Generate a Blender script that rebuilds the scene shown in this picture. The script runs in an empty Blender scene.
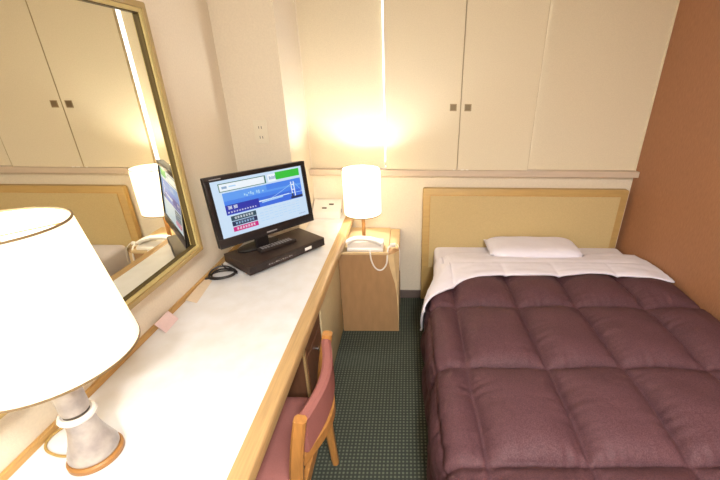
import bpy, bmesh, math, random
from mathutils import Vector, Matrix, Euler, noise
random.seed(7)
sc = bpy.context.scene
col = sc.collection
PI = math.pi
R = math.radians

# ------------------------------------------------------------------ materials
def lin(c):
    out = []
    for v in c:
        v = v / 255.0
        out.append(v / 12.92 if v <= 0.04045 else ((v + 0.055) / 1.055) ** 2.4)
    return tuple(out) + (1.0,)

def mat(name, rgb, rough=0.6, metal=0.0, var=0.0, scale=30.0, stretch=(1, 1, 1), bump=0.0, bscale=None,
        bstretch=None, spec=0.4, emit=None, estr=0.0, coat=0.0, rgb2=None, detail=4.0, sheen=0.0):
    m = bpy.data.materials.new(name)
    m.use_nodes = True
    nt = m.node_tree
    b = nt.nodes['Principled BSDF']
    b.inputs['Roughness'].default_value = rough
    b.inputs['Metallic'].default_value = metal
    b.inputs['Specular IOR Level'].default_value = spec
    b.inputs['Coat Weight'].default_value = coat
    b.inputs['Sheen Weight'].default_value = sheen
    base = lin(rgb)
    tc = nt.nodes.new('ShaderNodeTexCoord')
    def noisetex(s, st, det=detail):
        mp = nt.nodes.new('ShaderNodeMapping')
        mp.inputs['Scale'].default_value = st
        nt.links.new(tc.outputs['Object'], mp.inputs['Vector'])
        n = nt.nodes.new('ShaderNodeTexNoise')
        n.inputs['Scale'].default_value = s
        n.inputs['Detail'].default_value = det
        nt.links.new(mp.outputs['Vector'], n.inputs['Vector'])
        return n
    n = noisetex(scale, stretch)
    ramp = nt.nodes.new('ShaderNodeValToRGB')
    ramp.color_ramp.elements[0].position = 0.3
    ramp.color_ramp.elements[1].position = 0.7
    if rgb2 is not None:
        c0, c1 = lin(rgb2), base
    else:
        c0 = tuple(v * (1 - var) for v in base[:3]) + (1,)
        c1 = tuple(min(1, v * (1 + var)) for v in base[:3]) + (1,)
    ramp.color_ramp.elements[0].color = c0
    ramp.color_ramp.elements[1].color = c1
    nt.links.new(n.outputs['Fac'], ramp.inputs['Fac'])
    nt.links.new(ramp.outputs['Color'], b.inputs['Base Color'])
    if bump > 0:
        n2 = noisetex(bscale or scale, bstretch or stretch)
        bp = nt.nodes.new('ShaderNodeBump')
        bp.inputs['Strength'].default_value = bump
        bp.inputs['Distance'].default_value = 0.002
        nt.links.new(n2.outputs['Fac'], bp.inputs['Height'])
        nt.links.new(bp.outputs['Normal'], b.inputs['Normal'])
    if emit is not None:
        b.inputs['Emission Color'].default_value = lin(emit)
        b.inputs['Emission Strength'].default_value = estr
    return m

M = {}
M['paper'] = mat('wallpaper', (230, 219, 199), 0.85, var=0.035, scale=120, bump=0.35, bscale=350)
M['shutter'] = mat('shutter_cloth', (225, 213, 187), 0.85, var=0.04, scale=160, bump=0.3, bscale=400)
M['shutter_edge'] = mat('shutter_edge', (186, 166, 132), 0.6, var=0.03)
M['brown_wall'] = mat('brown_wall_panel', (162, 114, 82), 0.6, var=0.10, scale=60, stretch=(3, 3, 0.5), bump=0.25, bscale=260, bstretch=(1, 1, .4))
M['sill'] = mat('sill_wood', (204, 186, 166), 0.5, var=0.04, scale=20, stretch=(.2, 3, 3))
M['ceiling'] = mat('ceiling_paint', (236, 230, 218), 0.9, var=0.01)
M['skirt'] = mat('skirting', (112, 98, 92), 0.6, var=0.04)
M['tan_wood'] = mat('tan_wood', (192, 152, 92), 0.45, var=0.10, scale=14, stretch=(6, .6, 6), bump=0.08)
M['edge_wood'] = mat('edge_wood', (188, 154, 106), 0.35, var=0.14, scale=9, stretch=(14, .7, 14), bump=0.06, coat=0.2)
M['frame_gold'] = mat('mirror_frame_wood', (172, 148, 94), 0.35, var=0.08, scale=12, stretch=(6, .6, .6), coat=0.2)
M['frame_light'] = mat('mirror_frame_bead', (200, 182, 122), 0.35, var=0.05, scale=12)
M['dark_groove'] = mat('frame_groove', (92, 78, 40), 0.6, var=0.04)
M['head_wood'] = mat('headboard_wood', (192, 160, 102), 0.45, var=0.06, scale=14, stretch=(.6, 5, 5))
M['head_panel'] = mat('headboard_cloth', (198, 176, 128), 0.85, var=0.05, scale=150, bump=0.3, bscale=300)
M['stand_wood'] = mat('nightstand_wood', (174, 136, 96), 0.5, var=0.07, scale=18, stretch=(2, 2, .5), bump=0.05)
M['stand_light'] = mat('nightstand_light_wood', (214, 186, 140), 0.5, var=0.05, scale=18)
M['laminate'] = mat('white_laminate', (238, 238, 240), 0.42, var=0.025, scale=14, detail=8, rgb2=(230, 228, 226))
M['dark_wood'] = mat('dark_pedestal_wood', (112, 74, 52), 0.5, var=0.12, scale=14, stretch=(3, 3, .5))
M['oak'] = mat('chair_oak', (178, 124, 66), 0.4, var=0.13, scale=16, stretch=(5, 5, .8), coat=0.25)
M['pink'] = mat('pink_upholstery', (154, 100, 94), 0.9, var=0.05, scale=250, bump=0.4, bscale=500, spec=0.1)
M['fridge'] = mat('fridge_door', (202, 186, 146), 0.45, var=0.05, scale=40)
M['fridge_dark'] = mat('fridge_body', (84, 70, 60), 0.6, var=0.03)
M['chrome'] = mat('chrome', (200, 198, 196), 0.25, metal=1.0, var=0.01)
M['pull'] = mat('pull_metal', (160, 142, 112), 0.4, metal=0.6, var=0.03)
M['pull_dark'] = mat('pull_recess', (126, 110, 84), 0.5, metal=0.3, var=0.03)
M['black'] = mat('black_plastic', (26, 24, 26), 0.32, var=0.05, spec=0.5)
M['black_matt'] = mat('black_matt_plastic', (44, 36, 34), 0.5, var=0.06)
M['box_dark'] = mat('receiver_case', (58, 46, 42), 0.42, var=0.06)
M['grey_key'] = mat('grey_keys', (150, 148, 150), 0.5, var=0.03)
M['label_white'] = mat('white_sticker', (232, 230, 226), 0.6, var=0.01)
M['white_plastic'] = mat('white_plastic', (236, 230, 222), 0.45, var=0.01)
M['ivory'] = mat('ivory_plastic', (232, 224, 204), 0.4, var=0.01)
M['slot'] = mat('slot_dark', (70, 62, 52), 0.6, var=0.02)
M['marble'] = mat('pale_marble', (178, 170, 162), 0.3, var=0.0, scale=22, rgb2=(136, 128, 126), detail=9, coat=0.4)
M['marble_white'] = mat('white_ceramic_ring', (218, 212, 208), 0.2, var=0.01, coat=0.5)
M['base_wood'] = mat('lamp_base_wood', (160, 114, 62), 0.45, var=0.10, scale=20)
M['brass'] = mat('brass_cord', (176, 146, 84), 0.45, var=0.04)
M['brass_metal'] = mat('brass', (180, 150, 96), 0.3, metal=0.9, var=0.02)
M['linen'] = mat('white_linen', (230, 226, 238), 0.85, var=0.015, bump=0.25, bscale=30, sheen=0.2)
M['bed_base'] = mat('bed_base_cloth', (84, 62, 56), 0.9, var=0.04)
M['pink_card'] = mat('pink_card', (232, 206, 206), 0.7, var=0.03, scale=60)
M['beige_card'] = mat('beige_card', (226, 206, 178), 0.6, var=0.03, scale=60)
M['fold_shadow'] = mat('brown_print', (150, 110, 90), 0.6, var=0.03)

# duvet: dark plum cotton with fine weave and creases
def duvet_mat():
    m = bpy.data.materials.new('plum_duvet')
    m.use_nodes = True
    nt = m.node_tree; b = nt.nodes['Principled BSDF']
    b.inputs['Roughness'].default_value = 0.62
    b.inputs['Sheen Weight'].default_value = 0.0
    b.inputs['Sheen Roughness'].default_value = 0.4
    b.inputs['Specular IOR Level'].default_value = 0.22
    tc = nt.nodes.new('ShaderNodeTexCoord')
    n = nt.nodes.new('ShaderNodeTexNoise'); n.inputs['Scale'].default_value = 260; n.inputs['Detail'].default_value = 3
    nt.links.new(tc.outputs['Object'], n.inputs['Vector'])
    r = nt.nodes.new('ShaderNodeValToRGB')
    r.color_ramp.elements[0].position = .35; r.color_ramp.elements[1].position = .65
    r.color_ramp.elements[0].color = lin((76, 49, 54)); r.color_ramp.elements[1].color = lin((97, 66, 71))
    nt.links.new(n.outputs['Fac'], r.inputs['Fac']); nt.links.new(r.outputs['Color'], b.inputs['Base Color'])
    n2 = nt.nodes.new('ShaderNodeTexNoise'); n2.inputs['Scale'].default_value = 22; n2.inputs['Detail'].default_value = 5
    n2.inputs['Distortion'].default_value = 1.5
    nt.links.new(tc.outputs['Object'], n2.inputs['Vector'])
    bp = nt.nodes.new('ShaderNodeBump'); bp.inputs['Strength'].default_value = .35; bp.inputs['Distance'].default_value = .006
    nt.links.new(n2.outputs['Fac'], bp.inputs['Height']); nt.links.new(bp.outputs['Normal'], b.inputs['Normal'])
    return m
M['duvet'] = duvet_mat()

# carpet: dark green loops with a small square grid of paler dots
def carpet_mat():
    m = bpy.data.materials.new('green_grid_carpet')
    m.use_nodes = True
    nt = m.node_tree; b = nt.nodes['Principled BSDF']
    b.inputs['Roughness'].default_value = 0.95; b.inputs['Specular IOR Level'].default_value = 0.1
    tc = nt.nodes.new('ShaderNodeTexCoord')
    sep = nt.nodes.new('ShaderNodeSeparateXYZ'); nt.links.new(tc.outputs['Object'], sep.inputs[0])
    def wave(out, period):
        a = nt.nodes.new('ShaderNodeMath'); a.operation = 'MULTIPLY'; a.inputs[1].default_value = 2 * PI / period
        nt.links.new(out, a.inputs[0])
        s = nt.nodes.new('ShaderNodeMath'); s.operation = 'SINE'; nt.links.new(a.outputs[0], s.inputs[0])
        c = nt.nodes.new('ShaderNodeMath'); c.operation = 'MULTIPLY_ADD'; c.inputs[1].default_value = .5; c.inputs[2].default_value = .5
        nt.links.new(s.outputs[0], c.inputs[0]); return c.outputs[0]
    p = nt.nodes.new('ShaderNodeMath'); p.operation = 'MULTIPLY'
    nt.links.new(wave(sep.outputs[0], .0175), p.inputs[0]); nt.links.new(wave(sep.outputs[1], .0175), p.inputs[1])
    n = nt.nodes.new('ShaderNodeTexNoise'); n.inputs['Scale'].default_value = 45; n.inputs['Detail'].default_value = 3
    nt.links.new(tc.outputs['Object'], n.inputs['Vector'])
    ad = nt.nodes.new('ShaderNodeMath'); ad.operation = 'MULTIPLY_ADD'; ad.inputs[1].default_value = .5; ad.inputs[2].default_value = -.25
    nt.links.new(n.outputs['Fac'], ad.inputs[0])
    s2 = nt.nodes.new('ShaderNodeMath'); s2.operation = 'ADD'
    nt.links.new(p.outputs[0], s2.inputs[0]); nt.links.new(ad.outputs[0], s2.inputs[1])
    r = nt.nodes.new('ShaderNodeValToRGB')
    r.color_ramp.elements[0].position = .15; r.color_ramp.elements[1].position = .75
    r.color_ramp.elements[0].color = lin((62, 66, 59)); r.color_ramp.elements[1].color = lin((104, 109, 93))
    nt.links.new(s2.outputs[0], r.inputs['Fac']); nt.links.new(r.outputs['Color'], b.inputs['Base Color'])
    bp = nt.nodes.new('ShaderNodeBump'); bp.inputs['Strength'].default_value = .5; bp.inputs['Distance'].default_value = .003
    nt.links.new(p.outputs[0], bp.inputs['Height']); nt.links.new(bp.outputs['Normal'], b.inputs['Normal'])
    return m
M['carpet'] = carpet_mat()

def emat(name, rgb, s=1.0):
    m = bpy.data.materials.new(name); m.use_nodes = True
    b = m.node_tree.nodes['Principled BSDF']
    b.inputs['Base Color'].default_value = (0.01, 0.01, 0.01, 1)
    b.inputs['Roughness'].default_value = .3
    b.inputs['Emission Color'].default_value = lin(rgb); b.inputs['Emission Strength'].default_value = s
    return m

def shade_mat(name, strength):
    m = bpy.data.materials.new(name); m.use_nodes = True
    nt = m.node_tree
    b = nt.nodes['Principled BSDF']
    b.inputs['Base Color'].default_value = lin((246, 238, 222)); b.inputs['Roughness'].default_value = .8
    b.inputs['Emission Color'].default_value = lin((255, 248, 236)); b.inputs['Emission Strength'].default_value = strength
    tr = nt.nodes.new('ShaderNodeBsdfTranslucent'); tr.inputs['Color'].default_value = lin((250, 240, 220))
    mx = nt.nodes.new('ShaderNodeMixShader'); mx.inputs[0].default_value = .4
    out = nt.nodes['Material Output']
    nt.links.new(b.outputs[0], mx.inputs[1]); nt.links.new(tr.outputs[0], mx.inputs[2]); nt.links.new(mx.outputs[0], out.inputs[0])
    return m
M['shade'] = shade_mat('lit_lamp_shade', 1.25)
M['shade_near'] = shade_mat('lit_table_lamp_shade', .68)
M['shade_rim'] = mat('shade_rim', (128, 106, 74), 0.6, var=0.02)

def mirror_mat():
    m = bpy.data.materials.new('mirror_silver'); m.use_nodes = True
    b = m.node_tree.nodes['Principled BSDF']
    b.inputs['Base Color'].default_value = (.80, .78, .66, 1); b.inputs['Metallic'].default_value = 1; b.inputs['Roughness'].default_value = 0.0
    return m
M['mirror'] = mirror_mat()

def frosted():
    m = bpy.data.materials.new('frosted_glass'); m.use_nodes = True
    nt = m.node_tree
    t = nt.nodes.new('ShaderNodeBsdfTransparent'); tl = nt.nodes.new('ShaderNodeBsdfTranslucent')
    g = nt.nodes.new('ShaderNodeBsdfGlossy'); g.inputs['Roughness'].default_value = .3
    m1 = nt.nodes.new('ShaderNodeMixShader'); m1.inputs[0].default_value = .5
    m2 = nt.nodes.new('ShaderNodeMixShader'); m2.inputs[0].default_value = .06
    nt.links.new(t.outputs[0], m1.inputs[1]); nt.links.new(tl.outputs[0], m1.inputs[2])
    nt.links.new(m1.outputs[0], m2.inputs[1]); nt.links.new(g.outputs[0], m2.inputs[2])
    nt.links.new(m2.outputs[0], nt.nodes['Material Output'].inputs[0])
    return m
M['glass'] = frosted()

# ------------------------------------------------------------------ helpers
def obj(name, bm, m, parent=None, smooth=False):
    me = bpy.data.meshes.new(name)
    bmesh.ops.recalc_face_normals(bm, faces=bm.faces)
    bm.to_mesh(me); bm.free()
    ms = m if isinstance(m, (list, tuple)) else [m]
    for k in ms: me.materials.append(k)
    if smooth:
        for p in me.polygons: p.use_smooth = True
        if smooth != 'all':
            try: me.set_sharp_from_angle(angle=R(40))
            except Exception: pass
    o = bpy.data.objects.new(name, me); col.objects.link(o)
    if parent: o.parent = parent
    return o

def tag(o, label, cat, group=None):
    o['label'] = label; o['category'] = cat
    if group: o['group'] = group
    return o

def thing(name, label, cat, loc=(0, 0, 0), rz=0, group=None):
    o = bpy.data.objects.new(name, None); col.objects.link(o)
    o.location = loc; o.rotation_euler = (0, 0, rz); o.empty_display_size = .05
    return tag(o, label, cat, group)

def struct(name, bm, m, parent=None, smooth=False):
    o = obj(name, bm, m, parent, smooth)
    if not parent: o['kind'] = 'structure'
    return o

def box(bm, x0, x1, y0, y1, z0, z1, bev=0, seg=2, mi=0, mtx=None):
    t = bmesh.new()
    vs = [t.verts.new((x, y, z)) for x in (x0, x1) for y in (y0, y1) for z in (z0, z1)]
    for f in ((0, 1, 3, 2), (4, 6, 7, 5), (0, 4, 5, 1), (2, 3, 7, 6), (0, 2, 6, 4), (1, 5, 7, 3)):
        t.faces.new([vs[i] for i in f])
    if bev: bmesh.ops.bevel(t, geom=t.edges[:], offset=bev, segments=seg, profile=.5, affect='EDGES')
    add(bm, t, mi, mtx)
    return bm

def add(bm, t, mi=0, mtx=None):
    bmesh.ops.recalc_face_normals(t, faces=t.faces)
    if mtx is not None: bmesh.ops.transform(t, matrix=mtx, verts=t.verts)
    mp = {}
    for v in t.verts: mp[v] = bm.verts.new(v.co)
    for f in t.faces:
        try:
            nf = bm.faces.new([mp[v] for v in f.verts]); nf.material_index = mi
        except ValueError: pass
    t.free()

def B(x0, x1, y0, y1, z0, z1, bev=0, seg=2, mtx=None):
    return box(bmesh.new(), x0, x1, y0, y1, z0, z1, bev, seg, 0, mtx)

def prism(bm, pts, axis, a, b, bev=0, mi=0, seg=2, mtx=None):
    """polygon pts (2D) extruded along axis from a to b"""
    t = bmesh.new()
    def P(p, h):
        if axis == 'z': return (p[0], p[1], h)
        if axis == 'y': return (p[0], h, p[1])
        return (h, p[0], p[1])
    lo = [t.verts.new(P(p, a)) for p in pts]; hi = [t.verts.new(P(p, b)) for p in pts]
    n = len(pts)
    t.faces.new(lo[::-1]); t.faces.new(hi)
    for i in range(n): t.faces.new((lo[i], lo[(i + 1) % n], hi[(i + 1) % n], hi[i]))
    bmesh.ops.recalc_face_normals(t, faces=t.faces)
    if bev: bmesh.ops.bevel(t, geom=t.edges[:], offset=bev, segments=seg, profile=.5, affect='EDGES')
    add(bm, t, mi, mtx)
    return bm

def lathe(bm, prof, c=(0, 0, 0), n=48, closed=False, mi=0):
    """prof: list of (r, z); r=0 ends close the shape"""
    t = bmesh.new(); rings = []
    for r, z in prof:
        if r < 1e-6: rings.append([t.verts.new((0, 0, z))])
        else: rings.append([t.verts.new((r * math.cos(2 * PI * k / n), r * math.sin(2 * PI * k / n), z)) for k in range(n)])
    pairs = list(zip(rings, rings[1:]))
    if closed: pairs.append((rings[-1], rings[0]))
    for a, b in pairs:
        for k in range(n):
            k2 = (k + 1) % n
            if len(a) == 1 and len(b) == 1: continue
            if len(a) == 1: t.faces.new((a[0], b[k], b[k2]))
            elif len(b) == 1: t.faces.new((a[k], a[k2], b[0]))
            else: t.faces.new((a[k], a[k2], b[k2], b[k]))
    add(bm, t, mi, Matrix.Translation(c))
    return bm

def tube(bm, pts, r, n=10, mi=0, caps=True):
    pts = [Vector(p) for p in pts]
    rs = r if isinstance(r, (list, tuple)) else [r] * len(pts)
    t = bmesh.new(); rings = []
    tan = [(pts[min(i + 1, len(pts) - 1)] - pts[max(i - 1, 0)]).normalized() for i in range(len(pts))]
    up = Vector((0, 0, 1)) if abs(tan[0].z) < .9 else Vector((1, 0, 0))
    nrm = (up - tan[0] * up.dot(tan[0])).normalized()
    for i, p in enumerate(pts):
        nrm = (nrm - tan[i] * nrm.dot(tan[i])).normalized()
        bi = tan[i].cross(nrm)
        rings.append([t.verts.new(p + (nrm * math.cos(2 * PI * k / n) + bi * math.sin(2 * PI * k / n)) * rs[i]) for k in range(n)])
    for a, b in zip(rings, rings[1:]):
        for k in range(n): t.faces.new((a[k], a[(k + 1) % n], b[(k + 1) % n], b[k]))
    if caps: t.faces.new(rings[0][::-1]); t.faces.new(rings[-1])
    add(bm, t, mi)
    return bm

def smooth_path(pts, sub=8):
    pts = [Vector(p) for p in pts]; out = []
    for i in range(len(pts) - 1):
        p0 = pts[max(i - 1, 0)]; p1 = pts[i]; p2 = pts[i + 1]; p3 = pts[min(i + 2, len(pts) - 1)]
        for k in range(sub):
            u = k / sub
            out.append(.5 * ((2 * p1) + (p2 - p0) * u + (2 * p0 - 5 * p1 + 4 * p2 - p3) * u * u + (3 * p1 - p0 - 3 * p2 + p3) * u ** 3))
    out.append(pts[-1]); return out

def sweep_rect(bm, path, w, h, wdir, mi=0):
    """rectangular bar: path points, width w along wdir(i) direction, height h along cross"""
    t = bmesh.new(); rings = []
    pts = [Vector(p) for p in path]
    for i, p in enumerate(pts):
        tn = (pts[min(i + 1, len(pts) - 1)] - pts[max(i - 1, 0)]).normalized()
        wd = Vector(wdir); wd = (wd - tn * wd.dot(tn)).normalized(); hd = tn.cross(wd)
        W = w[i] if isinstance(w, (list, tuple)) else w
        H = h[i] if isinstance(h, (list, tuple)) else h
        c = .25 * min(W, H)
        prof = [(-W/2 + c, -H/2), (W/2 - c, -H/2), (W/2, -H/2 + c), (W/2, H/2 - c), (W/2 - c, H/2), (-W/2 + c, H/2), (-W/2, H/2 - c), (-W/2, -H/2 + c)]
        rings.append([t.verts.new(p + wd * a + hd * b) for a, b in prof])
    for a, b in zip(rings, rings[1:]):
        n = len(a)
        for k in range(n): t.faces.new((a[k], a[(k + 1) % n], b[(k + 1) % n], b[k]))
    t.faces.new(rings[0][::-1]); t.faces.new(rings[-1])
    add(bm, t, mi); return bm

# ------------------------------------------------------------------ room (metres; camera stands at x=0, y=0)
XL, XR, YB, YF, ZC = -0.975, 1.555, 2.495, -1.30, 2.40
T = .08
o = struct('floor', B(XL - T, XR + T, YF - T, YB + T, -.05, 0), M['carpet'])
struct('ceiling', B(XL - T, XR + T, YF - T, YB + T, ZC, ZC + .06), M['ceiling'])
struct('wall_left', B(XL - T, XL, YF, YB, 0, ZC), M['paper'])
bm = B(XL, -.66, 2.09, YB, 0, ZC)
struct('wall_left_pillar', bm, M['paper'])
struct('wall_right', B(XR, XR + T, YF, YB, 0, ZC), M['brown_wall'])
struct('wall_front', B(XL - T, XR + T, YF - T, YF, 0, ZC), M['paper'])
WX0, WX1, WZ0, WZ1 = -.160, .807, 1.034, 2.25
bm = bmesh.new()
box(bm, XL - T, XR + T, YB, YB + T, 0, WZ0 - .03)
struct('wall_back', bm, M['paper'])
bm = bmesh.new()
box(bm, XL - T, WX0, YB, YB + T, WZ0 - .03, ZC)
box(bm, WX1, XR + T, YB, YB + T, WZ0 - .03, ZC)
box(bm, WX0, WX1, YB, YB + T, WZ1, ZC)
box(bm, WX0, WX1, YB, YB + T, WZ0 - .03, WZ0 - .01)
struct('wall_back_upper', bm, M['shutter'])
# window behind the shutters
bm = bmesh.new()
for a in ((WX0, WX1, WZ0, WZ0 + .03), (WX0, WX1, WZ1 - .03, WZ1)): box(bm, a[0], a[1], YB + .05, YB + .075, a[2], a[3])
box(bm, .30, .34, YB + .05, YB + .075, WZ0 + .03, WZ1 - .03)
w = struct('window_1', bm, M['chrome'])
obj('window_pane', B(WX0 + .001, WX1 - .001, YB + .060, YB + .066, WZ0 + .02, WZ1 - .02), M['glass'], w)
# sill board
struct('trim_1', B(-.66, XR, 2.437, YB, .990, 1.030, .003), M['sill'])
struct('trim_2', B(XR - .008, XR, YB - .008, YB, 1.030, ZC), M['shutter'])
struct('trim_3', B(-.66, -.652, YB - .006, YB, 1.030, ZC), M['paper'])
struct('baseboard_back', B(-.66, .12, YB - .012, YB, 0, .068, .003), M['skirt'])
struct('baseboard_front', B(XL, XR, YF, YF + .012, 0, .068), M['skirt'])
# small white blocks standing in for light leaking under the shutter doors
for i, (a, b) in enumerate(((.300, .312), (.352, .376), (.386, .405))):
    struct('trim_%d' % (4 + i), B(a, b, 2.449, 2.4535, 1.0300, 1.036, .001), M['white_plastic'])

# shutter doors (two leaves standing proud of the wall)
def shutter(x0, x1, hx, label):
    t = thing('shutter_door', label, 'shutter', ((x0 + x1) / 2, 2.464, 1.031), 0, 'shutter doors over the window')
    w2 = (x1 - x0) / 2
    bm = B(-w2, w2, -.012, .012, 0, 1.20, .0015, 1)
    obj('door_panel', bm, M['shutter'], t)
    bm = bmesh.new()
    box(bm, -w2 - .0012, -w2, -.0125, .012, 0, 1.20); box(bm, w2, w2 + .0012, -.0125, .012, 0, 1.20)
    obj('edge_strip', bm, M['shutter_edge'], t)
    hz = 1.427 - 1.031
    x = hx - (x0 + x1) / 2
    bm = bmesh.new(); s = .0215
    for a in ((-s, s, s - .005, s), (-s, s, -s, -s + .005), (-s, -s + .005, -s + .005, s - .005), (s - .005, s, -s + .005, s - .005)):
        box(bm, x + a[0], x + a[1], -.0145, -.012, hz + a[2], hz + a[3])
    p = obj('pull_frame', bm, M['pull'], t)
    obj('pull_recess', B(x - s + .005, x + s - .005, -.0132, -.012, hz - s + .005, hz + s - .005), M['pull_dark'], p)
    return t
shutter(-.147, .3245, .281, 'left cream cloth shutter door with its square metal pull at the right edge')
shutter(.3295, .800, .373, 'right cream cloth shutter door with its square metal pull at the left edge')

# wall outlet on pillar
t = thing('wall_outlet', 'ivory double wall socket plate on the pillar above the television', 'outlet', (-.806, 2.0895, 1.317))
obj('plate', B(-.037, .037, -.007, 0, -.062, .062, .003), M['ivory'], t)
for z in (.026, -.026):
    s = obj('socket', B(-.021, .021, -.010, -.007, z - .020, z + .020, .001), M['ivory'], t)
    bm = bmesh.new()
    for dx in (-.007, .007): box(bm, dx - .0014, dx + .0014, -.0106, -.010, z - .008, z + .006)
    obj('slot', bm, M['slot'], s)

# ------------------------------------------------------------------ mirror
MY0, MY1, MZ0, MZ1 = -.35, 1.474, .897, 1.824
t = thing('wall_mirror', 'large rectangular mirror in a golden wood frame on the left wall above the desk', 'mirror', (XL, (MY0 + MY1) / 2, MZ0))
ty, tz = -(MY0 + MY1) / 2, -MZ0
def L(x0, x1, y0, y1, z0, z1, bev=0): return B(x0 - XL, x1 - XL, y0 + ty, y1 + ty, z0 + tz, z1 + tz, bev)
obj('mirror_glass', L(-.940, -.918, MY0 + .02, MY1 - .02, MZ0 + .02, MZ1 - .02), M['mirror'], t)
def rectframe(x0, x1, inset, wid, bev=0):
    bm = bmesh.new()
    y0, y1, z0, z1 = MY0 + inset, MY1 - inset, MZ0 + inset, MZ1 - inset
    X0, X1 = x0 - XL, x1 - XL
    # mitred frame
    tt = bmesh.new()
    out = [(y0, z0), (y1, z0), (y1, z1), (y0, z1)]
    inn = [(y0 + wid, z0 + wid), (y1 - wid, z0 + wid), (y1 - wid, z1 - wid), (y0 + wid, z1 - wid)]
    V = {}
    for k, (pts) in enumerate((out, inn)):
        for i, p in enumerate(pts):
            for j, X in enumerate((X0, X1)): V[k, i, j] = tt.verts.new((X, p[0] + ty, p[1] + tz))
    for i in range(4):
        i2 = (i + 1) % 4
        tt.faces.new((V[0, i, 1], V[0, i2, 1], V[1, i2, 1], V[1, i, 1]))
        tt.faces.new((V[0, i, 0], V[0, i2, 0], V[1, i2, 0], V[1, i, 0]))
        tt.faces.new((V[0, i, 0], V[0, i2, 0], V[0, i2, 1], V[0, i, 1]))
        tt.faces.new((V[1, i, 0], V[1, i2, 0], V[1, i2, 1], V[1, i, 1]))
    bmesh.ops.recalc_face_normals(tt, faces=tt.faces)
    if bev: bmesh.ops.bevel(tt, geom=[e for e in tt.edges], offset=bev, segments=2, profile=.5, affect='EDGES')
    add(bm, tt)
    return bm
fr = obj('frame', rectframe(-.973, -.899, 0, .020, .003), M['frame_gold'], t)
obj('frame_bead', rectframe(-.940, -.903, .0202, .013, .002), M['frame_light'], fr)
obj('frame_groove', rectframe(-.940, -.9085, .0334, .003), M['dark_groove'], fr)

# ------------------------------------------------------------------ desk
DX = -.385
t = thing('built_in_desk', 'long white-topped built-in desk with a tan wood edge along the left wall', 'desk', (-.68, .9, 0))
dx, dy = .68, -.9
def DB(x0, x1, y0, y1, z0, z1, bev=0, seg=2): return B(x0 + dx, x1 + dx, y0 + dy, y1 + dy, z0, z1, bev, seg)
DY0 = -.70
pts = [(-.975, DY0), (-.437, DY0), (-.437, 2.493), (-.658, 2.493), (-.658, 2.088), (-.975, 2.088)]
obj('desktop', prism(bmesh.new(), [(a + dx, b + dy) for a, b in pts], 'z', .668, .700), M['laminate'], t)
prof = [(-.437, .650), (-.389, .650), (-.386, .653), (-.385, .692), (-.388, .697), (-.393, .7000), (-.437, .7008)]
obj('edge_trim', prism(bmesh.new(), [(a + dx, b) for a, b in prof], 'y', DY0 + dy, 2.493 + dy), M['edge_wood'], t, True)
obj('backsplash', DB(-.975, -.963, DY0, 2.088, .700, .722, .002), M['tan_wood'], t)
# pedestal between kneehole and fridge
pd = obj('pedestal', DB(-.96, -.45, 1.255, 1.522, .03, .650, .001), M['dark_wood'], t)
obj('pedestal_edge', DB(-.4499, -.440, 1.250, 1.268, .03, .650, .001), M['edge_wood'], pd)
for z0, z1 in ((.47, .645), (.26, .465), (.05, .255)):
    d = obj('drawer', DB(-.4499, -.436, 1.270, 1.520, z0, z1, .002), M['dark_wood'], t)
    for yy in ((1.290, 1.47) if z0 > .4 else (1.39,)):
        bm = lathe(bmesh.new(), [(0, 0), (.007, 0), (.007, .010), (.011, .014), (.011, .018), (.008, .021), (0, .021)], n=16)
        bmesh.ops.transform(bm, matrix=Matrix.Translation((-.436 + dx, yy + dy, z1 - .045)) @ Matrix.Rotation(PI / 2, 4, 'Y'), verts=bm.verts)
        obj('knob', bm, M['chrome'], d, True)
obj('back_panel', DB(-.965, -.955, DY0, 2.08, .02, .665), M['dark_wood'], t)
obj('end_panel', DB(-.96, -.41, DY0 + .01, DY0 + .035, 0, .668), M['tan_wood'], t)
obj('end_panel', DB(-.655, -.437, 2.465, 2.488, 0, .668), M['tan_wood'], t)

# mini fridge under desk
t = thing('mini_fridge', 'small beige-door refrigerator under the desk beside the nightstand', 'fridge', (-.68, 1.79, 0))
obj('fridge_body', B(-.22, .215, -.262, .255, .03, .635, .004), M['fridge_dark'], t)
d = obj('fridge_door', B(.216, .25, -.262, .258, .035, .630, .006), M['fridge'], t, True)
obj('latch', B(.25, .257, -.250, -.232, .585, .605, .002), M['chrome'], d)
obj('hinge', B(.25, .256, -.180, -.160, .070, .086, .002), M['chrome'], d)
for a in (-.2, .18):
    for b in (-.23, .22):
        obj('foot', lathe(bmesh.new(), [(0, 0), (.014, 0), (.014, .03), (0, .03)], (a, b, 0), 12), M['black'], t)

# ------------------------------------------------------------------ near desk lamp
def lampshade(name, rb, rt, zb, zt, parent, c=(0, 0), th=.002, sm='shade'):
    prof = [(rb, zb), (rt, zt), (rt - th, zt), (rb - th, zb)]
    s = obj(name, lathe(bmesh.new(), prof, (c[0], c[1], 0), 64, True), M[sm], parent, True)
    for r_, z0, z1 in ((rb, zb - .001, zb + .004), (rt, zt - .003, zt + .001)):
        obj('shade_rim', lathe(bmesh.new(), [(r_ + .0008, z0), (r_ + .0008, z1), (r_ - th - .0008, z1), (r_ - th - .0008, z0)], (c[0], c[1], 0), 64, True), M['shade_rim'], s, True)
    bm = bmesh.new()
    for k in range(3):
        a = 2 * PI * k / 3 + .5
        tube(bm, [(c[0], c[1], zt - .02), (c[0] + (rt - th) * math.cos(a), c[1] + (rt - th) * math.sin(a), zt - .008)], .0015, 6)
    obj('shade_fitter', bm, M['brass_metal'], s)
    return s
LX, LY, LZ = -.797, .648, .7008
t = thing('table_lamp', 'large lit table lamp with marble body and wide white shade, near end of desk', 'lamp', (LX, LY, LZ))
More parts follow.
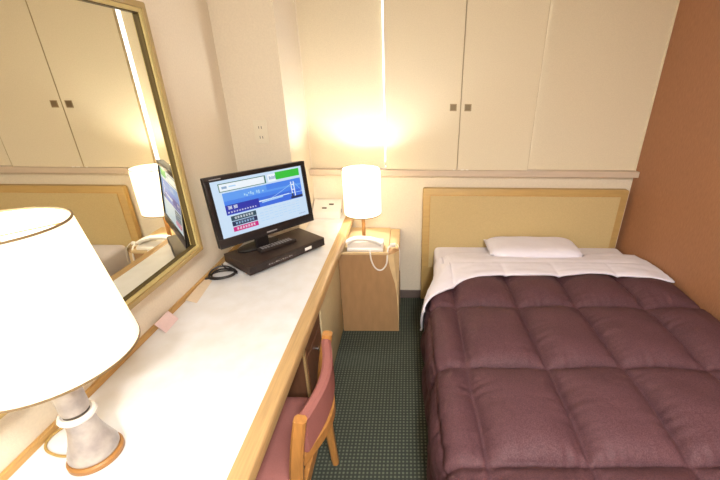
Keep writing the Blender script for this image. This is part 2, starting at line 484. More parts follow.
bm = lathe(bmesh.new(), [(0, 0), (.056, 0), (.0585, .003), (.0585, .014), (.055, .018), (0, .018)], n=56)
obj('base', bm, M['base_wood'], t, True)
prof = [(0, .018), (.050, .018), (.053, .024), (.0525, .032), (.048, .046), (.041, .066), (.035, .088), (.0305, .110), (.029, .128), (.0285, .138), (0, .138)]
obj('body', lathe(bmesh.new(), prof, n=56), M['marble'], t, True)
prof = [(0, .138), (.030, .138), (.0365, .141), (.039, .147), (.0365, .153), (.031, .155), (.027, .153), (0, .152)]
obj('collar', lathe(bmesh.new(), prof, n=56), M['marble_white'], t, True)
obj('collar_groove', lathe(bmesh.new(), [(0, .1525), (.0262, .1535), (.0262, .161), (0, .161)], n=40), M['slot'], t, True)
prof = [(0, .161), (.0275, .161), (.0285, .170), (.0280, .25), (.026, .262), (.012, .270), (.010, .30), (0, .30)]
obj('neck', lathe(bmesh.new(), prof, n=56), M['marble'], t, True)
SC = (.045, -.026)
obj('lamp_socket', tube(bmesh.new(), [(0, 0, .298), (.012, -.008, .33), (.030, -.019, .38), (SC[0], SC[1], .41)], [.010, .010, .014, .014], 16), M['brass_metal'], t, True)
bm = lathe(bmesh.new(), [(0, .405), (.012, .41), (.014, .42), (.026, .45), (.030, .47), (.026, .495), (.014, .51), (0, .514)], (SC[0], SC[1], 0), 24)
bulbm = emat('lit_bulb', (255, 240, 210), 3.0)
obj('bulb', bm, bulbm, t, True)
lampshade('lamp_shade', 0.1510, .111, .348, .645, t, SC, sm='shade_near')
bm = tube(bmesh.new(), [(SC[0], SC[1], .514), (SC[0], SC[1], .628)], .002, 8)
obj('shade_stem', bm, M['brass_metal'], t)
pts = smooth_path([(-.054, -.008, .006), (-.094, -.006, .004), (-.135, .008, .004), (-.157, .030, .004), (-.160, .058, .004), (-.145, .084, .004), (-.10, .098, .004), (-.05, .085, .005), (-.030, .045, .005)])
obj('cord', tube(bmesh.new(), pts, .0033, 8), M['brass'], t, True)

# ------------------------------------------------------------------ far bedside lamp
NX0, NX1, NY0, NY1 = -.433, -.055, 2.066, 2.480
FX, FY = -.285, 2.215
t = thing('bedside_lamp', 'small lit drum-shade lamp on the nightstand behind the telephone', 'lamp', (FX, FY, .6005))
obj('base', lathe(bmesh.new(), [(0, 0), (.036, 0), (.038, .003), (.036, .012), (.012, .018), (0, .018)], n=40), M['brass_metal'], t, True)
bm = bmesh.new()
box(bm, -.0105, -.0015, -.006, .006, .016, .27); box(bm, .0015, .0105, -.006, .006, .016, .27); box(bm, -.0015, .0015, -.004, .004, .016, .27)
obj('pole', bm, M['base_wood'], t)
obj('bulb', lathe(bmesh.new(), [(0, .27), (.012, .275), (.014, .29), (.026, .32), (.030, .34), (.026, .365), (.014, .38), (0, .384)], n=24), bulbm, t, True)
lampshade('lamp_shade', .1155, .1145, .205, .487, t)
obj('shade_stem', tube(bmesh.new(), [(0, 0, .384), (0, 0, .500)], .002, 8), M['brass_metal'], t)

# ------------------------------------------------------------------ nightstand
t = thing('nightstand', 'light wood nightstand holding the telephone and small lamp, against the back wall', 'nightstand', (-.244, 2.27, 0))
ox, oy = .244, -2.27
bm = bmesh.new(); rings = []
levels = [(0, .003), (.10, .004), (.2, .008), (.30, .016), (.38, .026), (.44, .043), (.50, .058), (.55, .066), (.583, .068)]
for z, c in levels:
    ps = [(NX0, NY0), (NX1 - c, NY0), (NX1 - c * .45, NY0 + c * .30), (NX1, NY0 + c), (NX1, NY1), (NX0, NY1)]
    rings.append([bm.verts.new((p[0] + ox, p[1] + oy, z)) for p in ps])
for a, b in zip(rings, rings[1:]):
    for k in range(6):
        f = bm.faces.new((a[k], a[(k + 1) % 6], b[(k + 1) % 6], b[k]))
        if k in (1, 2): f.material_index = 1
bm.faces.new(rings[0][::-1]); bm.faces.new(rings[-1])
obj('cabinet', bm, [M['stand_wood'], M['stand_light']], t)
pts = [(NX0, NY0 - .006), (-.122, NY0 - .006), (-.122, NY1), (NX0, NY1)]
obj('top', prism(bmesh.new(), [(a + ox, b + oy) for a, b in pts], 'z', .5835, .600, .002), M['stand_light'], t)
pts = [(-.121, NY0 + .085), (NX1 + .001, NY0 + .085), (NX1 + .001, NY1), (-.121, NY1)]
obj('side_rail', prism(bmesh.new(), [(a + ox, b + oy) for a, b in pts], 'z', .5835, .592, .002), M['stand_light'], t)

# telephone
t = thing('telephone', 'white corded telephone lying on the front of the nightstand', 'telephone', (-.278, 2.118, .6008))
prof = [(-.047, 0), (.056, 0), (.056, .046), (.048, .050), (-.040, .022), (-.047, .016)]
tb = prism(bmesh.new(), prof, 'x', -.100, .125, .003)
obj('phone_base', tb, M['white_plastic'], t, True)
pth = smooth_path([(-.104, -.006, .046), (-.085, -.004, .056), (-.05, .0, .068), (.02, .0, .069), (.08, -.004, .058), (.120, -.012, .040)], 6)
n = len(pth)
obj('handset', sweep_rect(bmesh.new(), pth, [.056 - .012 * math.sin(PI * i / (n - 1)) for i in range(n)], [.020 + .004 * abs(math.cos(PI * i / (n - 1))) for i in range(n)], (0, 1, 0)), M['white_plastic'], t, True)
bm = bmesh.new()
for i in range(4):
    for j in range(3): box(bm, .03 + .020 * i, .044 + .020 * i, .014 + .010 * j, .021 + .010 * j, 0.0385 + .0030 * j, .0435 + .0030 * j)
obj('keypad', bm, M['ivory'], t)
pts = smooth_path([(.045, -.046, .012), (.046, -.058, -.005), (.052, -.064, -.050), (.070, -.066, -.095), (.096, -.066, -.118), (.124, -.064, -.112), (.146, -.060, -.075), (.152, -.050, -.020), (.156, -.030, .012), (.160, -.006, .016), (.172, .010, .018)])
obj('cord', tube(bmesh.new(), pts, .0050, 8), M['white_plastic'], t, True)
bm = bmesh.new(); cp = []
for k in range(140):
    a = k / 139
    an = a * 2 * PI * 7
    cp.append((.166 + .034 * a + .001, .014 + .011 * math.cos(an) + .02 * a, .016 + .011 * math.sin(an) - 0.004 * a))
obj('coiled_cord', tube(bm, cp, .0030, 6), M['white_plastic'], t, True)
pts = smooth_path([(.200, .045, .012), (.216, .03, .010), (.2275, .0, -.02), (.2275, -.015, -.09), (.2275, .01, -.16)])
obj('wall_cord', tube(bmesh.new(), pts, .0022, 6), M['white_plastic'], t, True)

# white wedge box at far end of desk
t = thing('control_box', 'white wedge-shaped box with two dark marks at the far end of the desk', 'box', (-.560, 2.425, .7008))
prof = [(-.045, 0), (.062, 0), (.062, .110), (.050, .112), (-.045, .050)]
obj('case', prism(bmesh.new(), prof, 'x', -.094, .096, .004), M['white_plastic'], t, True)
sl = math.atan2(.062, .095)
for (bx, by) in ((.030, .012), (-.015, -.016)):
    m4 = Matrix.Translation((bx, by, .081 + by * .6526 - .0022)) @ Matrix.Rotation(sl, 4, 'X')
    obj('button', box(bmesh.new(), -.016, .016, -.006, .006, 0, .004, .001, 1, 0, m4), M['slot'], t)
obj('side_catch', B(.096, .099, -.005, .02, .03, .055, .001), M['grey_key'], t)

# ------------------------------------------------------------------ receiver box + television + remote
YAW = R(51.9)
d = Vector((math.cos(YAW), math.sin(YAW), 0)); nb = Vector((-math.sin(YAW), math.cos(YAW), 0))
fc = Vector((-.6165, 1.739, 0))
t = thing('set_top_box', 'flat dark grey receiver box on the desk under the television', 'set-top box', (fc.x, fc.y, .7008), YAW)
hw = .231
obj('case', B(-hw, hw, 0, .235, .0142, .0622, .003), M['box_dark'], t, True)
obj('front_panel', B(-hw + .004, hw - .004, -.004, -.0001, .018, .059, .001), M['black_matt'], t)
for a in (-.19, .19):
    for b in (.045, .20):
        obj('foot', lathe(bmesh.new(), [(0, 0), (.015, 0), (.015, .0142), (0, .0142)], (a, b, 0), 14), M['black'], t)
obj('sticker', B(.092, .135, -.0052, -.0042, .030, .046), M['label_white'], t)
bm = bmesh.new()
box(bm, -.135, .035, -.0052, -.0042, .027, .046)
obj('display_strip', bm, M['box_dark'], t)
bm = bmesh.new()
for k in range(11): box(bm, -.128 + .013 * k, -.120 + .013 * k + .002 * (k % 2), -.0058, -.0053, .034, .040 - .002 * (k % 3))
obj('lettering', bm, M['grey_key'], t)

tvc = Vector((-.678, 1.696, .7636))
t = thing('television', 'black flat-screen television showing a blue web page on the dark receiver box', 'television', tvc, R(49.4))
W, H, TI = .504, .322, .108
tm = Matrix.Translation((0, 0, .1154)) @ Matrix.Rotation(-TI, 4, 'X')     # panel local: x along, y back, z up
def TB(bm, x0, x1, y0, y1, z0, z1, bev=0, mi=0, seg=2): return box(bm, x0, x1, y0, y1, z0, z1, bev, seg, mi, tm)
sx0, sx1, sz0, sz1 = -W/2 + .023, W/2 - .023, .043, H - .021
bm = bmesh.new()
TB(bm, -W/2, W/2, .004, .030, 0, H, .004)
TB(bm, -W/2, W/2, -.003, .004, 0, sz0, .0015); TB(bm, -W/2, W/2, -.003, .004, sz1, H, .0015)
TB(bm, -W/2, sx0, -.003, .004, sz0, sz1, .0015); TB(bm, sx1, W/2, -.003, .004, sz0, sz1, .0015)
pn = obj('bezel', bm, M['black'], t, True)
bm = bmesh.new(); TB(bm, -.17, .17, .030, .050, .04, .26, .010); obj('back_cover', bm, M['black_matt'], pn, True)
bm = bmesh.new(); TB(bm, -.024, .030, -.0036, -.003, .012, .018); obj('maker_mark', bm, M['grey_key'], pn)
bm = bmesh.new(); TB(bm, sx0, sx0 + .05, -.0036, -.003, H - .013, H - .009); obj('maker_mark', bm, M['grey_key'], pn)
bm = bmesh.new(); TB(bm, -.05, .05, .045, .115, .03, .09, .008); obj('stand_bracket', bm, M['black_matt'], t)
obj('stand_neck', B(-.035, .035, .108, .130, .010, .155, .004), M['black'], t)
bm = prism(bmesh.new(), [(.115 * math.cos(a) * (1 if True else 1), .160 + .052 * math.sin(a)) for a in [2 * PI * k / 40 for k in range(40)]], 'z', 0, .012, .003)
obj('stand_base', bm, M['black'], t, True)
# the screen picture: coloured areas of one web page
PAL = [('page', (205, 228, 250)), ('sky1', (96, 160, 244)), ('sky2', (58, 110, 226)), ('navy', (38, 50, 170)), ('green', (50, 196, 60)),
       ('teal', (34, 74, 92)), ('slate', (28, 44, 84)), ('magenta', (206, 30, 130)), ('white', (240, 248, 255)), ('pale', (170, 214, 250)), ('grey', (148, 176, 206)), ('dkgreen', (40, 110, 90)), ('mid', (70, 134, 238))]
SCR = [emat('screen_' + a, c, 0.95) for a, c in PAL]
idx = {a: i for i, (a, c) in enumerate(PAL)}
bm = bmesh.new(); lay = [0]
def q(u0, v0, u1, v1, cname, lv=1, skew=0.0):
    y = .0032 - .00016 * lv
    sw, sh = sx1 - sx0, sz1 - sz0
    P = [(u0, v1), (u1, v1 + skew), (u1, v0 + skew), (u0, v0)]
    vs = [bm.verts.new(tm @ Vector((sx0 + sw * a, y, sz1 - sh * b))) for a, b in P]
    f = bm.faces.new(vs); f.material_index = idx[cname]
q(0, 0, 1, 1, 'page', 0)
q(.07, .055, .56, .20, 'dkgreen', 1); q(.078, .068, .545, .188, 'white', 2); q(.10, .11, .15, .15, 'grey', 3); q(.17, .115, .24, .135, 'pale', 3)
q(.585, .055, .69, .195, 'white', 1)
for k in range(5): q(.60 + .016 * k, .09 + .01 * (k % 2), .612 + .016 * k, .15, 'grey', 2)
q(.675, .035, .965, .175, 'green', 2)
q(.09, .225, .965, .61, 'sky1', 1)
for k in range(8): q(.09, .33 + .035 * k, .965, .37 + .035 * k, ('sky1', 'mid', 'mid', 'sky2', 'sky2', 'sky2', 'sky2', 'sky2')[k], 2)
q(.55, .225, .965, .33, 'mid', 2)
for k in range(10): q(.30 + .022 * k, .30 + .02 * math.sin(k * 1.7), .315 + .022 * k, .335 + .02 * math.sin(k * 2.1), 'pale', 3)
q(.09, .44, .44, .605, 'navy', 3)
def glyph(u, v, w, h, seed, lv=4, c='white'):
    r = random.Random(seed)
    for k in range(3): q(u, v + h * (.08 + .36 * k), u + w, v + h * (.18 + .36 * k), c, lv)
    for k in (.2, .48, .76): q(u + w * k, v + h * (.05 + .1 * r.random()), u + w * (k + .12), v + h * (.8 + .18 * r.random()), c, lv)
glyph(.115, .455, .042, .065, 1); glyph(.170, .455, .042, .065, 2)
for k in range(11): glyph(.105 + .028 * k, .555, .017, .028, k + 5)
q(.44, .49, .965, .50, 'pale', 4, .0); q(.44, .50, .80, .515, 'white', 4, -.02); q(.47, .52, .72, .545, 'pale', 3, -.02)
# suspension bridge
for a in (.835, .868): q(a, .27, a + .010, .56, 'white', 5)
q(.835, .32, .878, .34, 'white', 5); q(.835, .42, .878, .435, 'white', 5)
q(.815, .56, .965, .605, 'slate', 5); q(.83, .50, .85, .57, 'slate', 6)
for k in range(12):
    a0 = .855 - .024 * (k + 1); s0 = .28 + .22 * ((k + 1) / 12) ** .8; s1 = .28 + .22 * (k / 12) ** .8
    q(a0, s0, a0 + .024, s0 + .009, 'pale', 4, s1 - s0)
    if k < 4: q(.875 + .022 * k, .28 + .05 * k, .897 + .022 * k, .29 + .05 * k, 'pale', 4, .05)
for j, (c, v) in enumerate((('teal', .645), ('slate', .745), ('magenta', .845))):
    q(.12, v, .385, v + .085, c, 1)
    for k in range(7): glyph(.155 + .029 * k, v + .018, .020, .046, 30 + 7 * j + k, 3, 'white' if j != 1 else 'pale')
q(.12, .735, .385, .742, 'grey', 1)
for j in range(5):
    for k in range(9): 
        if (j * 5 + k * 3) % 7: q(.42 + .055 * k, .67 + .05 * j, .42 + .055 * k + .04, .678 + .05 * j, 'pale', 1)
for k in range(4): q(.88 + .022 * k, .93, .896 + .022 * k, .945, 'grey', 2)
obj('screen', bm, SCR, t)

t = thing('remote_control', 'black remote control with grey keys on the receiver box', 'remote', tvc + Vector((-.697 + .678, 1.791 - 1.696, 0)) + Vector((0, 0, .0006)), R(49.4))
t.rotation_euler[2] = R(48)
obj('remote_body', B(-.104, .104, -.023, .023, 0, .019, .005), M['black_matt'], t, True)
bm = bmesh.new()
for i in range(11):
    for j in range(3):
        if i in (3,) and j == 1: continue
        box(bm, -.090 + .016 * i, -.079 + .016 * i, -.017 + .0125 * j, -.009 + .0125 * j, .0185, .0212, .001, 1)
obj('keys', bm, M['grey_key'], t)

# cable coil behind the set
cp = []
for k in range(181):
    a = 2 * PI * 3 * k / 180
    rr = .045 + .006 * math.sin(a * .37 + 1)
    cp.append((rr * 1.25 * math.cos(a), rr * .8 * math.sin(a), .006 + .010 * (k / 180) + .034 * max(0, math.sin(a)) * (k / 180)))
tl = [(-.075, -.012, .006), (-.068, .0, .006)]
bm = tube(bmesh.new(), cp, .0040, 8)
t = thing('coiled_cable', 'black cable coiled in loops on the desk beside the receiver box', 'cable', (-.900, 1.577, .7008), R(20))
obj('cable_loops', bm, M['black'], t, True)
pts = smooth_path([cp[-1], (.045, .045, .012), (.010, .075, .006), (-.005, .10, .006), (-.015, .13, .006)])
obj('cable_lead', tube(bmesh.new(), pts, .0036, 8), M['black'], t, True)
bm = tube(bmesh.new(), [(-.056, -.012, .010), (-.072, -.020, .010), (-.082, -.024, .010)], [.005, .006, .003], 8)
obj('plug_end', bm, M['black'], t, True)

# cards leaning against the wood strip
def leaning(name, label, cat, y0, y1, xb0, xb1, xt, zt, m, extra=None):
    t = bmesh.new()
    a = [(xb0, y0, .7008), (xb1, y1, .7008), (xt + (xb1 - xb0) * .5, y1 + .004, zt), (xt, y0 + .004, zt)]
    vs = [t.verts.new(p) for p in a]; ws = [t.verts.new((p[0] + .0016, p[1], p[2] + .0006)) for p in a]
    t.faces.new(vs); t.faces.new(ws[::-1])
    for i in range(4): t.faces.new((vs[i], vs[(i + 1) % 4], ws[(i + 1) % 4], ws[i]))
    return tag(obj(name, t, m), label, cat)
leaning('notice_card', 'pink card leaning on the wood strip behind the desk', 'card', 1.142, 1.232, -.918, -.922, -.956, .736, M['pink_card'])
t2 = leaning('paper_leaflet', 'pale beige leaflet lying along the wood strip next to the black cable', 'leaflet', 1.345, 1.535, -.908, -.934, -.956, .712, M['beige_card'])

# ------------------------------------------------------------------ chair
t = thing('desk_chair', 'oak desk chair with pink padded seat and backrest pushed under the desk', 'chair', (-.50, .93, 0))
cx, cy = .50, -.93
def post(y):
    pth = smooth_path([(-.318 + cx, y + cy, 0), (-.332 + cx, y + cy, .22), (-.338 + cx, y + cy, .42), (-.322 + cx, y + cy, .58), (-.297 + cx, y + cy, .722)], 5)
    n = len(pth)
    w = [.028 + .014 * min(1, i / 10) for i in range(n)]
    w = [v - (.006 * max(0, (i - 12) / 8)) for i, v in enumerate(w)]
    return sweep_rect(bmesh.new(), pth, w, .030, (1, 0, 0))
obj('rear_leg', post(.740), M['oak'], t, True)
obj('rear_leg', post(1.118), M['oak'], t, True)
for y in (.765, 1.095):
    obj('front_leg', sweep_rect(bmesh.new(), [(-.735 + cx, y + cy, 0), (-.735 + cx, y + cy, .2), (-.735 + cx, y + cy, .385)], [.028, .034, .036], .034, (1, 0, 0)), M['oak'], t, True)
    obj('seat_rail', B(-.715 + cx, -.352 + cx, y + cy - .010, y + cy + .010, .335, .385, .003), M['oak'], t)
obj('seat_rail', B(-.745 + cx, -.728 + cx, .783 + cy, 1.077 + cy, .335, .385, .003), M['oak'], t)
obj('seat_rail', B(-.345 + cx, -.325 + cx, .756 + cy, 1.102 + cy, .335, .385, .003), M['oak'], t)
# seat cushion
bm = bmesh.new(); n = 24; V = []
for s in (1, 0):
    V.append([])
    for i in range(n + 1):
        row = []
        for j in range(n + 1):
            u, v = i / n * 2 - 1, j / n * 2 - 1
            uu = u * math.sqrt(1 - .06 * v * v); vv = v * math.sqrt(1 - .06 * u * u)
            e = max(abs(u), abs(v))
            z = (.402 + .036 * (1 - e ** 6) ** .5) if s else .3865
            row.append(bm.verts.new((-.548 + cx + uu * .200, .93 + cy + vv * .182, z)))
        V[-1].append(row)
for s in (0, 1):
    for i in range(n):
        for j in range(n): bm.faces.new((V[s][i][j], V[s][i+1][j], V[s][i+1][j+1], V[s][i][j+1]))
for i in range(n):
    for (a, b, c_, d_) in ((V[0][i][0], V[0][i+1][0], V[1][i+1][0], V[1][i][0]), (V[0][i][n], V[0][i+1][n], V[1][i+1][n], V[1][i][n]),
                           (V[0][0][i], V[0][0][i+1], V[1][0][i+1], V[1][0][i]), (V[0][n][i], V[0][n][i+1], V[1][n][i+1], V[1][n][i])):
        bm.faces.new((a, b, c_, d_))
obj('seat', bm, M['pink'], t, True)
# curved backrest pad and lower rail
def arc(x0, bulge, z, y0=.752, y1=1.106, n=20):
    return [(x0 + cx + bulge * math.sin(PI * k / n), y0 + (y1 - y0) * k / n + cy, z) for k in range(n + 1)]
pth = arc(-.303, .034, .640)
obj('backrest', sweep_rect(bmesh.new(), pth, .034, .135, (1, 0, 0)), M['pink'], t, True)
obj('backrest_rail', sweep_rect(bmesh.new(), arc(-.322, .060, .528), .020, .050, (1, 0, 0)), M['oak'], t, True)

# ------------------------------------------------------------------ bed
t = thing('bed', 'wide bed with cream-panelled wooden headboard against the back wall', 'bed', (.83, 1.42, 0))
bx, by = -.83, -1.42
HY0, HY1 = 2.440, 2.484
hb = obj('headboard', prism(bmesh.new(), [(.104 + bx, .02), (1.520 + bx, .02), (1.520 + bx, .896), (1.510 + bx, .904), (.114 + bx, .904), (.104 + bx, .896)], 'y', HY0 + by, HY1 + by, .004), M['head_wood'], t, True)
bm = bmesh.new()
obj('headboard_groove', B(.150 + bx, 1.474 + bx, HY0 - .0008 + by, HY0 + .004 + by, .30, .860), M['tan_wood'], hb)
obj('headboard_panel', B(.155 + bx, 1.469 + bx, HY0 - .004 + by, HY0 - .0008 + by, .30, .855, .001), M['head_panel'], hb)
obj('bed_base', B(.195 + bx, 1.52 + bx, .44 + by, 2.430 + by, .04, .268, .01), M['bed_base'], t)
for a in (.25, 1.45):
    for b in (.55, 2.35): obj('bed_leg', lathe(bmesh.new(), [(0, 0), (.025, 0), (.025, .045), (0, .045)], (a + bx, b + by, 0), 16), M['dark_wood'], t)
def cushion(x0, x1, y0, y1, z0, z1, ed, nx=40, ny=40, seed=0, amp=.0, pw=8):
    bm = bmesh.new(); V = []
    for s in (1, 0):
        g = []
        for i in range(nx + 1):
            row = []
            for j in range(ny + 1):
                u, v = i / nx * 2 - 1, j / ny * 2 - 1
                e = (abs(u) ** pw + abs(v) ** pw) ** (1 / pw)
                k = max(0, 1 - min(1, e) ** ed) ** .5
                zm = (z0 + z1) / 2
                z = zm + (1 if s else -1) * (z1 - z0) / 2 * k
                x = (x0 + x1) / 2 + u * (x1 - x0) / 2; y = (y0 + y1) / 2 + v * (y1 - y0) / 2
                nz = noise.noise(Vector((x * 7 + seed, y * 7, s * 3.0))) * amp * k
                row.append(bm.verts.new((x, y, z + nz)))
            g.append(row)
        V.append(g)
    for s in (0, 1):
        for i in range(nx):
            for j in range(ny): bm.faces.new((V[s][i][j], V[s][i+1][j], V[s][i+1][j+1], V[s][i][j+1]))
    bmesh.ops.remove_doubles(bm, verts=bm.verts, dist=.0004)
    return bm
bm = bmesh.new(); box(bm, .190 + bx, 1.528 + bx, .46 + by, 2.432 + by, .27, .482, .035, 5)
obj('mattress', bm, M['linen'], t, True)

tag(obj('pillow', cushion(.545, 1.165, 2.14, 2.428, .488, .580, 5, 44, 30, 3, .006, 6), M['linen'], None, 'all'),
    'flat white pillow at the head of the bed against the headboard', 'pillow')

# duvet and the white sheet turned over its head end share one draped surface
US = [-.60, -.36, -.15, 0.0, .325, .638, .985, 1.30]
VS = [2.04, 1.61, 1.175, .755, .33, -.10]
ZT, ZB = .508, .075
def path_u(u):
    """u: arclength from the seam at x=.25; returns x, z, normal (nx, nz)"""
    if u >= -.07: return .25 + u, ZT, 0, 1
    r = .06; q_ = -.07 - u; Lq = r * PI / 2
    if q_ < Lq:
        a = q_ / r
        return .18 - r * math.sin(a), ZT - r + r * math.cos(a), -math.sin(a), math.cos(a)
    z = ZT - r - (q_ - Lq)
    return .120 + .006 * (q_ - Lq) / .3, z, -1, 0
def path_v(v):
    """v: y coordinate on the top, falling over the foot end"""
    y0 = .46
    if v >= y0: return v, 1.0
    q_ = y0 - v; r = .07; Lq = r * PI / 2
    if q_ < Lq:
        a = q_ / r; return y0 - r * math.sin(a), (ZT - r + r * math.cos(a) - ZB) / (ZT - ZB)
    return y0 - r - .01 * q_, max(0.0, (ZT - r - (q_ - Lq) - ZB) / (ZT - ZB))
def cell(x, S):
    for a, b in zip(S, S[1:]):
        lo, hi = min(a, b), max(a, b)
        if lo <= x <= hi: return (x - lo) / (hi - lo), min(x - lo, hi - x), hi - lo
    return 0, 0, 1
def puff(u, v):
    # seams wander a little
    uu = u + .010 * noise.noise(Vector((u * 3, v * 2.3, 1.0))); vv = v + .012 * noise.noise(Vector((u * 2.5, v * 2, 5.0)))
    fu, du, wu = cell(max(-.599, min(1.299, uu)), US); fv, dv, wv = cell(max(-.099, min(2.039, vv)), VS)
    a = .062 * min(1, wu / .30) ** .8 * (1 if u > -.15 else .8)
    if v > 1.80: a *= 1 - .6 * min(1, (v - 1.80) / .15)
    ed = lambda d: 1 - math.exp(-d / .030)
    h = a * ed(du) * ed(dv) * (.55 + .45 * math.sqrt(math.sin(PI * fu) * math.sin(PI * fv) + 1e-6))
    h -= .012 * max(math.exp(-du / .007) * min(1, wu / .30), math.exp(-dv / .007))
    # creases running away from the seams
    w = noise.noise(Vector((u * 46, v * 5, 2.0))) * math.exp(-dv / .045) + noise.noise(Vector((u * 5, v * 46, 7.0))) * math.exp(-du / .045)
    h += .009 * w * min(1, min(du, dv) / .010)
    h += .006 * noise.noise(Vector((u * 9, v * 9, 3.0))) * min(1, min(du, dv) / .03)
    return h
def surf(u, v, off, pk=1.0):
    x, z, nx, nz = path_u(u); y, k = path_v(v)
    if u < .02:                                   # the drape hugs the mattress near the head and flares further down
        q_ = min(1, (.02 - u) / .12); hk = max(0, min(1, (v - 1.62) / .45)); hk = hk * hk * (3 - 2 * hk)
        x += .085 * q_ * hk - .02 * max(0, min(1, (-u - .18) / .2)) * math.exp(-((v - 1.78) / .12) ** 2)
    h = puff(u, v) * pk + off
    if u < -.15:
        q_ = min(1, (-.15 - u) / .3)
        h += q_ * (.014 * noise.noise(Vector((v * 7, u * 2, 4.0))) + .010 * noise.noise(Vector((v * 17, u * 3, 9.0))))
    if u > 1.15: h *= 1 - .35 * min(1, (u - 1.15) / .12)
    zz = ZB + (z - ZB) * k
    yy = y - (h if v < .42 else 0)
    return Vector((min(1.546, x + nx * h), yy, max(.012, zz + nz * h)))
def head_edge(u):
    """how far up the bed the duvet reaches"""
    if u > -.12: return 2.10
    return 2.10 - .30 * min(1, (-.12 - u) / .22)
def grid(us, vfun, nv, off, pk=1.0, post=None):
    bm = bmesh.new(); G = []
    for u in us:
        v0, v1 = vfun(u); row = []
        for j in range(nv + 1):
            s = j / nv; v = v0 + (v1 - v0) * s
            p = surf(u, v, off, pk)
            if post: p = post(p, u, s)
            row.append(bm.verts.new(p))
        G.append(row)
    for i in range(len(G) - 1):
        for j in range(nv): bm.faces.new((G[i][j], G[i+1][j], G[i+1][j+1], G[i][j+1]))
    return bm
us = [-.60 + 1.885 * i / 260 for i in range(261)]
bm = grid(us, lambda u: (.06, head_edge(u)), 270, 0.0)
du_ = obj('duvet', bm, M['duvet'], None, 'all')
sd = du_.modifiers.new('thickness', 'SOLIDIFY'); sd.thickness = .006; sd.offset = -1
tag(du_, 'quilted plum-brown duvet spread over the bed and hanging down its left side', 'duvet')

def pw_lin(x, pts):
    if x <= pts[0][0]: return pts[0][1]
    for (a, b), (c, d_) in zip(pts, pts[1:]):
        if x <= c: return b + (d_ - b) * (x - a) / (c - a)
    return pts[-1][1]
def f_edge(u):
    e = 1.885 + .012 * math.sin(u * 9) + .010 * noise.noise(Vector((u * 4, 0, 0)))
    if u < .30: e = pw_lin(u, ((-.40, 1.79), (-.36, 1.76), (-.25, 1.68), (-.15, 1.63), (-.08, 1.68), (.05, 1.79), (.15, 1.84), (.30, 1.885)))
    if u > .9: e -= .045 * (u - .9) / .4
    return e
def b_edge(u):
    e = 2.225 + .008 * math.sin(u * 5 + 1)
    if u < .05: e = pw_lin(u, ((-.40, 1.82), (-.30, 1.94), (-.20, 2.07), (-.10, 2.15), (.05, 2.225)))
    return max(e, f_edge(u) + .012)
UL = -.395
us2 = [UL + (1.285 - UL) * i / 160 for i in range(161)]
def sheet_post(p, u, s):
    # towards the headboard the sheet sinks to the mattress
    k = max(0, (s - .55) / .45)
    if u > -.1: p.z -= .026 * k * k * (3 - 2 * k) - .004
    p.z += .0035 * noise.noise(Vector((u * 6, s * 9, 2))) if u > -.1 else 0
    # thin rolled front lip
    if s < .06 and u > -.1: p.z -= .006 * (1 - s / .06)
    return p
bm = grid(us2, lambda u: (f_edge(u), b_edge(u)), 40, .030, .34, sheet_post)
# the sheet bridges the duvet's seams: keep it above the puffs
sh_ = obj('folded_sheet', bm, M['linen'], None, 'all')
sd = sh_.modifiers.new('thickness', 'SOLIDIFY'); sd.thickness = .010; sd.offset = 1
tag(sh_, 'white sheet turned back over the head end of the plum duvet', 'sheet')

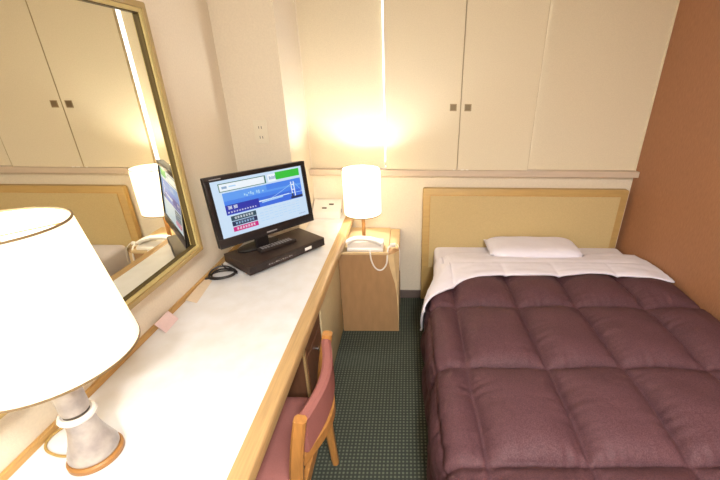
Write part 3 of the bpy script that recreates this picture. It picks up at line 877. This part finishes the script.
# ------------------------------------------------------------------ ceiling lamp (above and behind the camera)
t = thing('ceiling_lamp', 'round white ceiling lamp overhead in the middle of the room', 'lamp', (.35, -.35, ZC - .001))
obj('lamp_rim', lathe(bmesh.new(), [(.20, 0), (.20, -.03), (.185, -.035), (.18, -.03), (.18, 0)], n=48, closed=True), M['white_plastic'], t, True)
def light(name, kind, loc, power, colr, **kw):
    l = bpy.data.lights.new(name, kind); l.energy = power; l.color = colr
    for k, v in kw.items(): setattr(l, k, v)
    o = bpy.data.objects.new(name, l); o.location = loc; col.objects.link(o); return o
light('ceiling_lamp_light', 'AREA', (.35, -.35, ZC - .04), 40, (1.0, .995, .985), shape='DISK', size=.36)
t = thing('added_fill_lamp', 'unseen round ceiling lamp added behind the camera to brighten the pillar front', 'lamp', (.25, -1.0, ZC - .001))  # unseen fill lamp, added to brighten the front of the pillar
obj('lamp_rim', lathe(bmesh.new(), [(.14, 0), (.14, -.03), (.13, -.035), (.125, -.03), (.125, 0)], n=48, closed=True), M['white_plastic'], t, True)
light('added_fill_light', 'AREA', (.25, -1.0, ZC - .04), 60, (1.0, .995, .985), shape='DISK', size=.25)
# bulbs
light('table_lamp_light', 'POINT', (LX + SC[0], LY + SC[1], LZ + .55), 3.2, (1.0, .98, .94), shadow_soft_size=.03)
light('bedside_lamp_light', 'POINT', (FX, FY, .6 + .42), 14, (1.0, 1.0, .99), shadow_soft_size=.03)

# daylight outside the window
wd = bpy.data.worlds.new('daylight'); sc.world = wd; wd.use_nodes = True
bg = wd.node_tree.nodes['Background']; bg.inputs[0].default_value = (.80, .86, 1.0, 1); bg.inputs[1].default_value = 8.0

# ------------------------------------------------------------------ camera
yaw, pitch, roll = R(.4), R(23.87), R(.55)
f = Vector((math.sin(yaw) * math.cos(pitch), math.cos(yaw) * math.cos(pitch), -math.sin(pitch)))
r = Vector((math.cos(yaw), -math.sin(yaw), 0)); u = r.cross(f)
r2 = r * math.cos(roll) + u * math.sin(roll); u2 = -r * math.sin(roll) + u * math.cos(roll)
cam = bpy.data.cameras.new('camera'); co = bpy.data.objects.new('camera', cam); col.objects.link(co)
mw = Matrix((( r2.x, u2.x, -f.x, 0), (r2.y, u2.y, -f.y, 0), (r2.z, u2.z, -f.z, 1.6), (0, 0, 0, 1)))
co.matrix_world = mw
cam.sensor_width = 36; cam.lens = 368.4 / 720 * 36
cam.shift_x = -(410 - 360) / 720
cam.clip_start = .02
sc.camera = co
sc.view_settings.view_transform = 'Standard'; sc.view_settings.look = 'None'
sc.view_settings.gamma = 1; sc.view_settings.exposure = 0.0
sc.view_settings.use_curve_mapping = False
